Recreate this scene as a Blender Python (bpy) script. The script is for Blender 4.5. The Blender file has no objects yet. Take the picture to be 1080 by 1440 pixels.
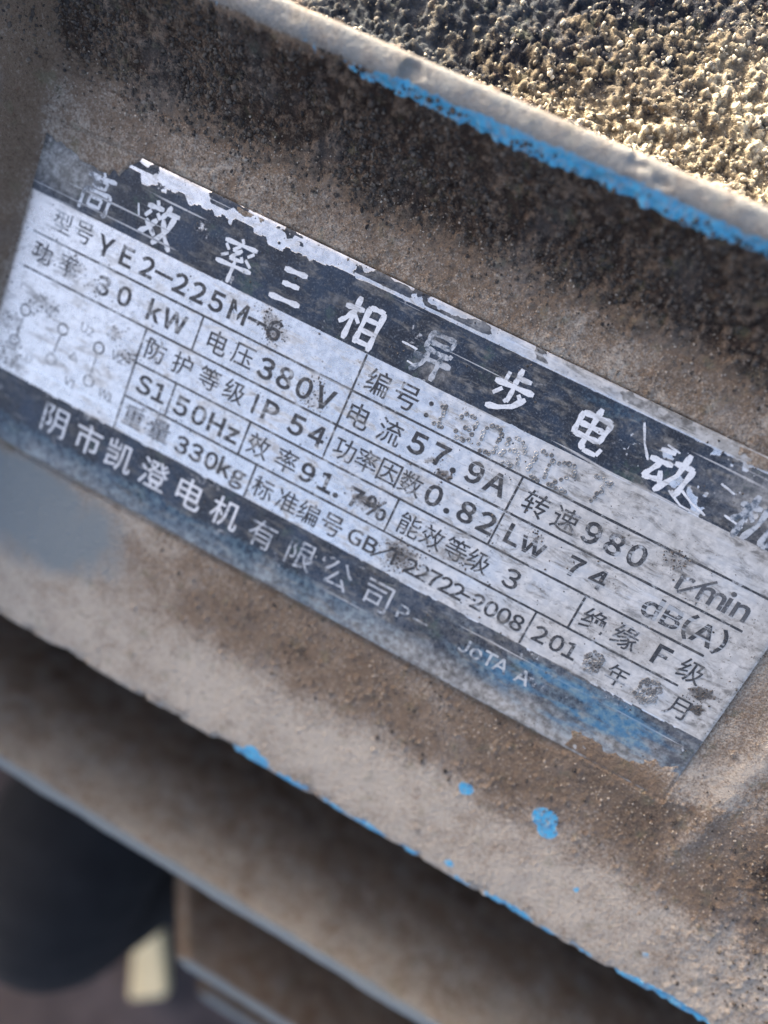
import bpy, bmesh, math
import numpy as np
from mathutils import Matrix, Vector

S = 0.001                                   # everything below is laid out in millimetres
sc = bpy.context.scene
col = sc.collection

# ---------------------------------------------------------------- pose of the motor in the world
# motor frame: X along the name plate's lines of writing, Y up the plate, Z out of the plate
TILT = math.radians(33)
LIFT = 0.430
POSE = Matrix.Translation((0, 0, LIFT)) @ Matrix.Rotation(TILT, 4, 'X')

# ---------------------------------------------------------------- camera
cam = bpy.data.cameras.new('camera')
camo = bpy.data.objects.new('camera', cam); col.objects.link(camo)
RX = (0.87959, 0.40624, -0.24757); UP = (-0.45878, 0.86201, -0.21553); FW = (-0.12585, -0.30316, -0.94459)
CP = (37.28 * S, 41.04 * S, 154.27 * S)
mw = Matrix(((RX[0], UP[0], -FW[0], CP[0]), (RX[1], UP[1], -FW[1], CP[1]), (RX[2], UP[2], -FW[2], CP[2]), (0, 0, 0, 1)))
camo.matrix_world = POSE @ mw
cam.sensor_fit = 'VERTICAL'; cam.sensor_height = 36; cam.sensor_width = 27; cam.lens = 27
cam.clip_start = 0.002; cam.clip_end = 400
cam.dof.use_dof = True; cam.dof.focus_distance = 0.152; cam.dof.aperture_fstop = 4.6
sc.camera = camo

# ---------------------------------------------------------------- sky, sun, exposure
SUN = Vector((-0.78, 0.62, 0.035)).normalized()          # towards the sun, motor frame
sw = (POSE.to_3x3() @ SUN).normalized()
w = bpy.data.worlds.new('World'); sc.world = w; w.use_nodes = True
nt = w.node_tree
sky = nt.nodes.new('ShaderNodeTexSky'); sky.sky_type = 'NISHITA'; sky.sun_disc = False
sky.sun_elevation = math.asin(sw.z); sky.sun_rotation = math.atan2(sw.x, sw.y)
sky.air_density = 0.6; sky.dust_density = 5.0; sky.ozone_density = 0.0
nt.links.new(sky.outputs[0], nt.nodes['Background'].inputs[0]); nt.nodes['Background'].inputs[1].default_value = 0.15
sl = bpy.data.lights.new('sun', 'SUN'); sl.energy = 3.2; sl.angle = math.radians(0.5); sl.color = (1, .93, .8)
so = bpy.data.objects.new('sun', sl); col.objects.link(so)
so.rotation_euler = (-sw).to_track_quat('-Z', 'Y').to_euler(); so.location = (0, 0, 3)
sc.view_settings.view_transform = 'Standard'; sc.view_settings.look = 'None'
sc.view_settings.exposure = 2.15; sc.view_settings.gamma = 1; sc.view_settings.use_curve_mapping = False

# ---------------------------------------------------------------- numeric noise
def lattice(seed): return np.random.RandomState(seed).rand(256, 256)
def vn(x, y, scale, seed):
    t = lattice(seed); x = np.asarray(x) / scale + 1000.3; y = np.asarray(y) / scale + 1000.7
    xi = np.floor(x).astype(int); yi = np.floor(y).astype(int); fx = x - xi; fy = y - yi
    fx = fx * fx * (3 - 2 * fx); fy = fy * fy * (3 - 2 * fy)
    a = t[xi & 255, yi & 255]; b = t[(xi + 1) & 255, yi & 255]; c = t[xi & 255, (yi + 1) & 255]; d = t[(xi + 1) & 255, (yi + 1) & 255]
    return (a * (1 - fx) + b * fx) * (1 - fy) + (c * (1 - fx) + d * fx) * fy
def fbm(x, y, scale, seed, octs=4):
    s = 0; amp = 1; tot = 0
    for o in range(octs):
        s = s + amp * vn(x, y, scale / 2 ** o, seed + o); tot += amp; amp *= .55
    return s / tot
def sst(a, b, x):
    t = np.clip((np.asarray(x, float) - a) / (b - a), 0, 1); return t * t * (3 - 2 * t)
def band(x, a, b, f): return sst(a - f, a + f, x) * (1 - sst(b - f, b + f, x))

# ---------------------------------------------------------------- shader helpers
class NT:
    def __init__(s, name):
        s.m = bpy.data.materials.new(name); s.m.use_nodes = True; s.t = s.m.node_tree
        s.b = s.t.nodes['Principled BSDF']; s.oc = s.n('ShaderNodeTexCoord').outputs['Object']
    def n(s, k, **kw):
        x = s.t.nodes.new(k)
        for a, v in kw.items(): setattr(x, a, v)
        return x
    def put(s, sock, v):
        if isinstance(v, bpy.types.NodeSocket): s.t.links.new(v, sock)
        else: sock.default_value = v if not (isinstance(v, tuple) and len(v) == 3 and sock.type == 'RGBA') else (*v, 1)
    def set(s, name, v): s.put(s.b.inputs[name], v)
    def noise(s, scale, detail=3, rough=.6, dist=0, vec=None):
        x = s.n('ShaderNodeTexNoise'); x.inputs['Scale'].default_value = scale; x.inputs['Detail'].default_value = detail
        x.inputs['Roughness'].default_value = rough; x.inputs['Distortion'].default_value = dist
        s.put(x.inputs['Vector'], vec if vec is not None else s.oc); return x.outputs['Fac']
    def attr(s, name):
        x = s.n('ShaderNodeAttribute'); x.attribute_name = name; return x.outputs['Fac']
    def mix(s, f, a, b):
        x = s.n('ShaderNodeMix', data_type='RGBA'); s.put(x.inputs[0], f); s.put(x.inputs[6], a); s.put(x.inputs[7], b); return x.outputs[2]
    def mth(s, op, a, b=0.0, clamp=False):
        x = s.n('ShaderNodeMath', operation=op); x.use_clamp = clamp; s.put(x.inputs[0], a); s.put(x.inputs[1], b); return x.outputs[0]
    def rng(s, v, a, b, lo=0.0, hi=1.0, smooth=True):
        x = s.n('ShaderNodeMapRange'); x.interpolation_type = 'SMOOTHSTEP' if smooth else 'LINEAR'
        for i, q in enumerate((v, a, b, lo, hi)): s.put(x.inputs[i], q)
        return x.outputs[0]
    def bump(s, h, strength, dist, prev=None):
        x = s.n('ShaderNodeBump'); x.inputs['Strength'].default_value = strength; x.inputs['Distance'].default_value = dist
        s.put(x.inputs['Height'], h)
        if prev is not None: s.put(x.inputs['Normal'], prev)
        return x.outputs[0]

def dirt_material(name, dark, mid, pale, fine=.9, paint=(0.045, 0.30, 0.50)):
    k = NT(name)
    tone = k.attr('tone')
    n1 = k.noise(160, 5, .65); n2 = k.noise(1100, 4, .7); n3 = k.noise(420, 3, .6, .4)
    t = k.mth('ADD', tone, k.mth('MULTIPLY', k.mth('SUBTRACT', n1, .5), .60))
    t = k.mth('ADD', t, k.mth('MULTIPLY', k.mth('SUBTRACT', n2, .5), .75), True)
    t = k.mth('ADD', t, k.mth('MULTIPLY', k.mth('SUBTRACT', k.noise(2300, 3, .75), .5), fine), True)
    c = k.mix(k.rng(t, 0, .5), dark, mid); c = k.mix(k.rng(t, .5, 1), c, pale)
    # rusty and greenish flecks of old dirt
    c = k.mix(k.mth('MULTIPLY', k.rng(n3, .60, .72), .35), c, (0.15, 0.080, 0.048))
    c = k.mix(k.mth('MULTIPLY', k.rng(k.noise(230, 4, .6), .56, .72), .35), c, (0.15, 0.15, 0.085))
    # faded grey-blue old coat, then bare bright paint
    c = k.mix(k.mth('MULTIPLY', k.rng(k.noise(330, 5, .75), .64, .72), .65), c, (0.06, 0.048, 0.038))
    c = k.mix(k.mth('MULTIPLY', k.rng(k.noise(70, 4, .6), .50, .66), .16), c, (0.27, 0.25, 0.23))
    gv = k.mth('ADD', k.attr('faded'), k.mth('MULTIPLY', k.mth('SUBTRACT', n1, .5), .5))
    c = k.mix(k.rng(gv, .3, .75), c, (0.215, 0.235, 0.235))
    pv = k.mth('ADD', k.attr('paint'), k.mth('MULTIPLY', k.mth('SUBTRACT', k.noise(520, 4, .65), .5), .75))
    pm = k.rng(pv, .48, .60)
    pc = k.mix(k.rng(n2, .4, .7), paint, (0.10, 0.38, 0.54)); pc = k.mix(k.mth('MULTIPLY', k.rng(k.noise(800, 5, .75), .42, .66), .75), pc, (0.23, 0.26, 0.28))
    c = k.mix(pm, c, pc)
    k.set('Base Color', c); k.set('Roughness', k.rng(pm, 0, 1, .92, .45)); k.set('Specular IOR Level', .25)
    h = k.mth('ADD', k.noise(2600, 3, .7), k.mth('MULTIPLY', k.noise(900, 3, .6), 1.4))
    h = k.mth('MULTIPLY', h, k.rng(pm, 0, 1, 1, .3))
    nb = k.bump(h, 1.0, .0006); k.set('Normal', k.bump(pm, .8, .0003, nb))
    return k.m
M_dirt = dirt_material('dust_caked_casting', (0.042, 0.027, 0.019), (0.195, 0.138, 0.095), (0.47, 0.405, 0.328))
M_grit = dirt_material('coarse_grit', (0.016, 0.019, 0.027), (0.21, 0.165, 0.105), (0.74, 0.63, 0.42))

# ---------------------------------------------------------------- object helpers
def link(name, me, mat, parent=None, matrix=None):
    o = bpy.data.objects.new(name, me); col.objects.link(o)
    if mat is not None: me.materials.append(mat)
    if parent is not None: o.parent = parent
    if matrix is not None: o.matrix_local = matrix
    return o
def grid_mesh(name, P, attrs=None, flip=False):
    a, b, _ = P.shape
    me = bpy.data.meshes.new(name)
    idx = np.arange(a * b).reshape(a, b)
    q = np.stack([idx[:-1, :-1], idx[1:, :-1], idx[1:, 1:], idx[:-1, 1:]], -1).reshape(-1, 4)
    if flip: q = q[:, ::-1]
    n = len(q)
    me.vertices.add(a * b); me.vertices.foreach_set('co', np.ascontiguousarray(P.reshape(-1) * S, np.float32))
    me.loops.add(n * 4); me.loops.foreach_set('vertex_index', np.ascontiguousarray(q.reshape(-1), np.int32))
    me.polygons.add(n); me.polygons.foreach_set('loop_start', np.arange(0, n * 4, 4, dtype=np.int32))
    me.update(calc_edges=True); me.validate()
    me.polygons.foreach_set('use_smooth', np.ones(n, bool))
    for k, v in (attrs or {}).items():
        at = me.attributes.new(k, 'FLOAT', 'POINT'); at.data.foreach_set('value', np.ascontiguousarray(v.reshape(-1), np.float32))
    return me

# ---------------------------------------------------------------- the motor (an Empty on the ground under the barrel)
motor = bpy.data.objects.new('electric_motor', None); col.objects.link(motor)
motor['label'] = 'dusty blue cast-iron electric motor with cooling fins and a worn aluminium nameplate'
motor['category'] = 'electric motor'
motor.empty_display_size = .1

# the casting's cross-section (y, z), from the sunlit valley over the upper fin down to the pad's lower edge
def smooth_poly(pts, step, it=3):
    p = np.array(pts, float)
    for _ in range(it):
        q = np.empty((2 * len(p) - 2, 2)); q[0::2] = .75 * p[:-1] + .25 * p[1:]; q[1::2] = .25 * p[:-1] + .75 * p[1:]
        p = np.vstack([p[:1], q, p[-1:]])
    d = np.r_[0, np.cumsum(np.hypot(*np.diff(p, axis=0).T))]
    s = np.linspace(0, d[-1], int(d[-1] / step) + 1)
    return np.stack([np.interp(s, d, p[:, 0]), np.interp(s, d, p[:, 1])], 1)
STEP = .36
prof = smooth_poly([(150, -66), (128, -44), (110, -30), (92, -21.5), (80, -17.5), (75.5, -15), (73.2, -8), (71.6, 4), (71.2, 10.6), (70.4, 12.0), (69, 12.1),
                    (67, 12.0), (66.0, 11.2), (65.2, 9.6), (62.5, 6.4), (58.5, 3.4), (53, 1.3), (47, .25), (40, 0), (20, 0), (-20, 0), (-60, 0), (-72, 0), (-78, -.15), (-80.4, -.5),
                    (-81.0, -1.6), (-81.1, -6), (-80, -16), (-74, -30), (-66, -40)], STEP)
tang = np.gradient(prof, axis=0); tang /= np.linalg.norm(tang, axis=1)[:, None]
nrm = np.stack([-tang[:, 1], tang[:, 0]], 1) * -1.0          # outward (y, z)
if nrm[np.argmin(abs(prof[:, 0]))][1] < 0: nrm = -nrm
xs = np.concatenate([-108 - np.cumsum(np.geomspace(.4, 26, 48))[::-1], np.arange(-108, 152, STEP), 152 + np.cumsum(np.geomspace(.4, 16, 40))])
NI, NJ = len(prof), len(xs)
Y0 = np.repeat(prof[:, :1], NJ, 1); Z0 = np.repeat(prof[:, 1:], NJ, 1); X0 = np.repeat(xs[None], NI, 0)
sidx = np.arange(NI) * STEP
SARC = np.repeat(sidx[:, None], NJ, 1)
before_cap = (np.arange(NI) < np.argmax(prof[:, 1]))[:, None] & np.ones((1, NJ), bool)
front = ~before_cap
# weights of the zones
w_floor = np.where(before_cap, 1 - sst(-4, 8, Z0), 0.)
w_slope = np.where(front, sst(40, 52, Y0) * (1 - sst(64.5, 66.5, Y0)), 0.)
w_strip = np.where(front, band(Y0, 36, 50, 4), 0.)
w_cap = band(Z0, 10.6, 30, .8)
w_pad = np.where(front, 1 - sst(34, 42, Y0), 0.)
rs = np.random.RandomState(7)
def stamp(n, cond, rlo, rhi, flat=1.0):
    """little half-buried grains pressed into the surface"""
    H = np.zeros((NI, NJ)); P = cond / cond.sum(); flatp = P.ravel()
    c = rs.choice(flatp.size, n, p=flatp)
    ii, jj = np.unravel_index(c, P.shape)
    R = rlo + (rhi - rlo) * rs.rand(n) ** 2
    for i, j, r in zip(ii, jj, R):
        m = int(r / STEP) + 2
        i0, i1, j0, j1 = max(0, i - m), min(NI, i + m + 1), max(0, j - m), min(NJ, j + m + 1)
        gy = (np.arange(i0, i1) - i)[:, None] * STEP; gx = (np.arange(j0, j1) - j)[None] * STEP
        e = .7 + .6 * rs.rand(); hh = np.sqrt(np.clip(r * r - (gx * e) ** 2 - (gy / e) ** 2, 0, None)) * flat
        sl = H[i0:i1, j0:j1]; np.maximum(sl, hh, out=sl)
    return H
clump = sst(.40, .62, fbm(X0, SARC, 9, 50, 4))
gcl = sst(.36, .60, fbm(X0, SARC, 3.2, 55, 4))                       # where the crust has clumped
g_floor = stamp(20000, (w_floor * (.2 + gcl) * (X0 > -80) * (X0 < 110) * (Y0 < 124) + 1e-9), .3, 1.15, .95)
g_floor = g_floor * (.6 + .8 * fbm(X0, SARC, .9, 57, 2)) + .6 * gcl * fbm(X0, SARC, 1.6, 58, 3)
g_slope = stamp(15000, (w_slope * (.25 + clump) * (X0 < 110) + 1e-9), .3, 1.25, .85)
g_slope = g_slope * (.45 + 1.0 * fbm(X0, SARC, 1.0, 59, 2))
rough_right = sst(104, 122, X0 + (Y0 + 20) * .15 + 8 * (fbm(X0, Y0, 12, 70) - .5)) * w_pad
near_plate = np.where(front, band(Y0, -56, -34, 6) * sst(-40, 10, X0), 0.)
g_pad = stamp(5200, (w_pad * (rough_right + .35 * near_plate + .015) * (Y0 > -79) + w_strip * .12 + 1e-9), .3, .75, .55)
disp = w_floor * (2.6 * (fbm(X0, SARC, 14, 3, 4) - .5) + .9 * (fbm(X0, SARC, 1.3, 8, 3) - .5)) + g_floor * w_floor
disp += w_slope * (2.4 * (fbm(X0, SARC, 10, 13, 4) - .5) + .55 * (fbm(X0, SARC, 1.5, 18, 2) - .5)) + g_slope * w_slope
disp += w_cap * (.30 * (fbm(X0, SARC, 5, 23, 4) - .5) - .9 * sst(.64, .78, fbm(X0, SARC, 7, 27, 3)))
disp += w_pad * (.45 * (fbm(X0, Y0, 16, 33, 4) - .5) + .16 * (fbm(X0, Y0, 1.6, 38, 2) - .5)) + g_pad * (w_pad + w_strip).clip(0, 1)
disp += rough_right * 1.5 * (fbm(X0, Y0, 6, 43, 3) - .45)
# a soft bank of dirt along the upper side of the plate and a low ridge beyond its right end
ridge = np.exp(-(((X0 - 107.5 - .12 * (Y0 + 20)) / 2.6) ** 2)) * w_pad * band(Y0, -46, 6, 8)
disp += .7 * ridge * (.5 + fbm(X0, Y0, 4, 47, 3))
# the lower edge of the pad is chipped
edge = np.where(front, np.exp(-((Y0 + 80.5) / 1.8) ** 2), 0.)
disp -= edge * (1.1 * sst(.5, .75, fbm(X0, SARC, 5, 90, 3)) + .2 * fbm(X0, SARC, 1.5, 95, 2))
P = np.stack([X0, Y0 + nrm[:, :1] * disp, Z0 + nrm[:, 1:] * disp], -1)
# plate outline: how far a point lies outside of it (negative inside)
PX0, PX1, PY0, PY1 = -83.2, 96.2, -36.2, 35.6
out = np.maximum(np.maximum(PX0 - X0, X0 - PX1), np.maximum(PY0 - Y0, Y0 - PY1))
# dirt creeping over the plate's edges: a bank that is high where the photograph shows the plate buried
bank = .55 * fbm(X0, Y0, 5, 61, 4) + .35 * fbm(X0, Y0, 1.4, 66, 2)
bury_tl = sst(-56, -68, X0 + 9 * (fbm(X0, Y0, 5, 62, 3) - .5)) * sst(28.6, 33.5, Y0 + 5 * (fbm(X0, Y0, 5, 65, 3) - .5)); bury_br = np.maximum(np.exp(-(((X0 - 95) / 10) ** 2 + ((Y0 + 35) / 7.5) ** 2)), .95 * sst(64, 80, X0 + 10 * (fbm(X0, Y0, 6, 63, 3) - .5)) * sst(-29.5, -34, Y0 + 4 * (fbm(X0, Y0, 4, 64, 3) - .5))); bury_tr = sst(62, 78, X0) * sst(29, 35, Y0)
bury_tm = band(X0, -37, -30, 2.2) * sst(32.6, 35, Y0)
flatmask = front & (Y0 < 45) & (Y0 > -60)
top_bank = band(Y0, 35.2, 48, 1.5) * sst(0, .6, out) * .75 * bank * 1.5
P[..., 2] += np.where(flatmask, top_bank, 0)
P[..., 2] += np.where(flatmask, sst(-.6, .4, out) * np.clip((1.35 * bury_br + 1.1 * bury_tl) * np.exp(-np.clip(out, 0, None) / 5.0), 0, 1.2) * (.75 + .5 * bank), 0)
P[..., 2] -= np.where(flatmask, .75 * band(Y0, -38.0, -35.6, .7) * (1 - bury_br) * sst(-84, -80, X0), 0)  # groove carved along the plate's lower edge to make a contact shadow
inside = sst(.3, -.6, out) * flatmask
cover = np.clip(1.6 * bury_tl + 1.7 * bury_br + .95 * bury_tr + 1.25 * bury_tm, 0, 1.8)
zin = -0.7 + sst(.30, .80, cover + .9 * (bank - .45)) * (1.75 + .55 * (bank - .45))
P[..., 2] = P[..., 2] * (1 - inside) + np.maximum(zin, -.7) * inside
# the raised boss at the plate's left end
bx = -85.2 + .035 * (Y0 - 10) + 1.2 * (fbm(Y0, Y0 * 0, 26, 77, 2) - .5)
zl = np.where(front & (Y0 < 66), 13.5 * sst(bx, bx - 7.5, X0) + 5 * sst(-92, -112, X0), -9)
zl = zl + sst(bx, bx - 3, X0) * .5 * (fbm(X0, Y0, 5, 79, 3) - .5)
kk = 1.4; d = np.clip(.5 + .5 * (zl - P[..., 2]) / kk, 0, 1)
mixz = P[..., 2] * (1 - d) + zl * d + kk * d * (1 - d)
on_boss = np.where(front & (Y0 < 66) & (Y0 > -79.5), sst(bx + 1.5, bx - .3, X0), 0) * (Z0 < 9)
P[..., 2] = np.where(on_boss > 0, P[..., 2] * (1 - on_boss) + mixz * on_boss, P[..., 2])
boss_face = np.clip(on_boss * sst(0, .8, d), 0, 1)
# colour of the dirty casting: tone 0 dark .. 1 pale
tone = .76 + 0 * X0
tone = tone * (1 - w_slope) + w_slope * (-.02 + .10 * (1 - clump) + .40 * sst(50, 42, Y0) + .22 * sst(.3, .9, g_slope))
tone = tone - .12 * w_strip * (1 - w_slope) + .06 * w_cap
tone -= .30 * near_plate * (.5 + fbm(X0, Y0, 7, 101, 3))
tone -= .30 * rough_right * sst(.35, .6, fbm(X0, Y0, 6, 105, 3)) * sst(-60, -40, Y0)
tone += .14 * ridge + .17 * (fbm(X0, Y0, 18, 109, 4) - .5) * 2
tone += .12 * w_pad * sst(-50, -70, Y0)
tone = tone * (1 - boss_face) + .47 * boss_face
tone -= .10 * inside * bury_br
tone = np.where(w_floor > .3, .56 + .42 * (fbm(X0, SARC, 7, 113, 4) - .5) * 2 - .62 * sst(19, -14, X0 - (Y0 - 78) * 1.25 + 16 * (fbm(X0, Y0, 8, 117, 4) - .5)) + .38 * (sst(.3, 1.3, g_floor) - .4), tone)  # floor darker towards upper left across a slanting line, grains paler than gaps
# bare blue paint along the edges and in chips
paint = 0 * X0
fin_edge = np.where(front, band(Z0, 8.9, 11.9, .8), 0.) * np.where(Y0 > 60, 1, 0)
paint += fin_edge * (.50 + .44 * sst(-30, -2, X0) - .12 * band(X0, -46, -36, 5)) * (.8 + .5 * (fbm(X0, SARC, 14, 121, 2) - .5))
eb = np.where(front, np.exp(-((Y0 + 79.9) / 2.1) ** 2), 0.)
for c, r, a in ((12, 8, .75), (24, 9, .58), (36, 8, .56), (46, 8, .60), (57, 7, .52), (70, 6, .52), (82, 8, .85), (93, 6, .5), (101, 6, .5), (121, 14, 1.0), (-12, 14, .38)):
    paint = np.maximum(paint, eb * a * np.exp(-((X0 - c) / r) ** 2) * 1.15)
for cx, cy, r, a in ((78.2, -54.2, 3.3, 1.1), (80.0, -56.6, 2.5, 1.05), (60.3, -57.5, 2.4, .66), (12.5, -78.2, 2.6, .95), (15.5, -79.2, 2.4, .95), (65.5, -77, 1.6, .6), (92, -66, 1.1, .6), (112, -72, 1.3, .6)):
    rr = np.hypot((X0 - cx), (Y0 - cy) * 1.15); paint = np.maximum(paint, np.where(front, a * (1 - sst(r * .55, r * 1.25, rr)), 0))
faded = np.where(front, 1.15 * np.exp(-(((X0 + 62) / 30) ** 2 + ((Y0 + 50) / 14) ** 2)) * (.6 + .8 * fbm(X0, Y0, 12, 181, 3)) + .4 * eb * (1 - sst(40, 70, X0)), 0.)
faded += .55 * w_cap
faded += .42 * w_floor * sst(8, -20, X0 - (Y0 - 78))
def sub(i0, i1): return dict(tone=tone[i0:i1], paint=paint[i0:i1], faded=faded[i0:i1])
i_back = int(np.argmax(prof[:, 0] < 76.5)); i_base = int(np.argmax(prof[:, 0] < 44))
part = lambda name, me, mat: link(name, me, mat, motor, POSE)
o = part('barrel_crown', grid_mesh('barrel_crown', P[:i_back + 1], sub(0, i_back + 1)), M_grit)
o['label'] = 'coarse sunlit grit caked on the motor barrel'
o = part('cooling_fin', grid_mesh('cooling_fin', P[i_back:i_base + 1], sub(i_back, i_base + 1)), M_dirt)
o['label'] = 'upper fin with bright blue paint showing along its dusty edge'
part('nameplate_pad', grid_mesh('nameplate_pad', P[i_base:], sub(i_base, NI)), M_dirt)

# loose grains lying on the caked dirt: crumbs too many to count
PHI = (1 + 5 ** .5) / 2
ICO = np.array([(-1, PHI, 0), (1, PHI, 0), (-1, -PHI, 0), (1, -PHI, 0), (0, -1, PHI), (0, 1, PHI), (0, -1, -PHI), (0, 1, -PHI), (PHI, 0, -1), (PHI, 0, 1), (-PHI, 0, -1), (-PHI, 0, 1)], float) / math.hypot(1, PHI)
ICF = np.array([(0, 11, 5), (0, 5, 1), (0, 1, 7), (0, 7, 10), (0, 10, 11), (1, 5, 9), (5, 11, 4), (11, 10, 2), (10, 7, 6), (7, 1, 8), (3, 9, 4), (3, 4, 2), (3, 2, 6), (3, 6, 8), (3, 8, 9), (4, 9, 5), (2, 4, 11), (6, 2, 10), (8, 6, 7), (9, 8, 1)])
def grains(name, n, wgt, rlo, rhi, pw, sink, cols, label):
    p = wgt.ravel() / wgt.sum(); c = rs.choice(p.size, n, p=p); ii, jj = np.unravel_index(c, wgt.shape)
    rad = rlo + (rhi - rlo) * rs.rand(n) ** pw
    V = ICO[None] * rad[:, None, None] * (.55 + .8 * rs.rand(n, 12, 1)) * (.55 + .9 * rs.rand(n, 1, 3))
    ctr = P[ii, jj].copy(); ctr[:, 0] += rs.uniform(-.2, .2, n); ctr[:, 1] += nrm[ii, 0] * rad * sink; ctr[:, 2] += nrm[ii, 1] * rad * sink
    V = V + ctr[:, None]; F_ = (ICF[None] + 12 * np.arange(n)[:, None, None]).reshape(-1, 3)
    me = bpy.data.meshes.new(name); m3 = len(F_)
    me.vertices.add(n * 12); me.vertices.foreach_set('co', np.ascontiguousarray(V.reshape(-1) * S, np.float32))
    me.loops.add(m3 * 3); me.loops.foreach_set('vertex_index', np.ascontiguousarray(F_.reshape(-1), np.int32))
    me.polygons.add(m3); me.polygons.foreach_set('loop_start', np.arange(0, m3 * 3, 3, dtype=np.int32)); me.update(calc_edges=True)
    at = me.attributes.new('tone', 'FLOAT', 'POINT'); at.data.foreach_set('value', np.repeat(rs.rand(n), 12).astype(np.float32))
    k = NT(name + '_material'); t = k.attr('tone'); cc = k.mix(k.rng(t, 0, .5, 0, 1, False), cols[0], cols[1]); cc = k.mix(k.rng(t, .5, 1, 0, 1, False), cc, cols[2]); k.set('Base Color', cc); k.set('Roughness', .9)
    k.set('Normal', k.bump(k.noise(3500, 2, .6), .5, .0002))
    o = part(name, me, k.m); o['kind'] = 'stuff'; o['label'] = label
grains('loose_grit', 7000, (w_floor * (X0 > -70) * (X0 < 100) * (Y0 < 122) * (.3 + sst(-20, 10, X0 - (Y0 - 78) * 1.1)) + 1e-12), .12, .62, 2.6, .05, ((0.06, 0.055, 0.05), (0.26, 0.22, 0.155), (0.66, 0.58, 0.42)), 'loose pale sunlit grit')
grains('loose_dirt', 12000, (w_slope * (.3 + clump) * (X0 < 100) * (X0 > -110) + .04 * near_plate * (inside < .1) + .10 * rough_right * (Y0 > -75) + 1e-12), .12, .5, 2.2, .1, ((0.026, 0.021, 0.018), (0.06, 0.047, 0.037), (0.13, 0.105, 0.08)), 'dark crumbs of dirt')

grains('fine_sand', 15000, (w_strip * (Y0 < 52) * (inside < .1) * (X0 < 105) * (X0 > -84) + .9 * near_plate * (inside < .1) * (X0 < 120) + .10 * w_pad * (inside < .1) * (Y0 > -78) * (X0 > -20) * (X0 < 140) + .5 * rough_right * (Y0 > -75) + 1e-12), .07, .26, 1.6, .05,
       ((0.075, 0.055, 0.040), (0.20, 0.155, 0.112), (0.42, 0.355, 0.28)), 'tan sandy dust on the pad')
# flank of the barrel on the sunny side, from the valley down to the barrel, added to keep sun from shining underneath
fl = smooth_poly([(150.5, -66.4), (168, -92), (182, -140), (188, -200), (186, -260)], 3.0)
FX = np.linspace(-405, 290, 160); FYg = np.repeat(fl[:, :1], 160, 1); FZg = np.repeat(fl[:, 1:], 160, 1); FXg = np.repeat(FX[None], len(fl), 0)
fd = 2 * (fbm(FXg, FZg, 12, 171, 4) - .5)
part('barrel_flank', grid_mesh('barrel_flank', np.stack([FXg, FYg + fd, FZg + fd * .4], -1), dict(tone=.4 + .3 * fbm(FXg, FZg, 20, 173, 3), paint=0 * FXg, faded=0 * FXg + .2)), M_dirt)
# barrel behind the fins
ang = np.radians(np.arange(-190, 171, 3)); bxs = np.linspace(-405, 290, 60)
BA, BX = np.meshgrid(ang, bxs, indexing='ij')
RB = 203 + .6 * (fbm(BX, BA * 200, 12, 131, 3) - .5)
Pb = np.stack([BX, -15 + RB * np.sin(BA), -262 + RB * np.cos(BA)], -1)
tb = dict(tone=.25 + .2 * fbm(BX, BA * 200, 20, 133, 3), paint=0 * BX + .1, faded=0 * BX + .35)
part('barrel', grid_mesh('barrel', Pb, tb, True), M_dirt)

# end shield closing the barrel on the far left, unseen, added to stop sun entering
ra = np.array([0, 40, 46, 150, 190, 262, 286, 288, 284, 200.]); rx = np.array([-452, -452, -440, -432, -424, -412, -408, -400, -392, -388.])
ea = np.radians(np.arange(0, 361, 4)); Pe = np.stack([np.repeat(rx[:, None], len(ea), 1), -15 + ra[:, None] * np.sin(ea)[None], -262 + ra[:, None] * np.cos(ea)[None]], -1)
ez = np.zeros(Pe.shape[:2]); part('end_shield', grid_mesh('end_shield', Pe, dict(tone=ez + .5, paint=ez + .2, faded=ez + .3)), M_dirt)
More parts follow.
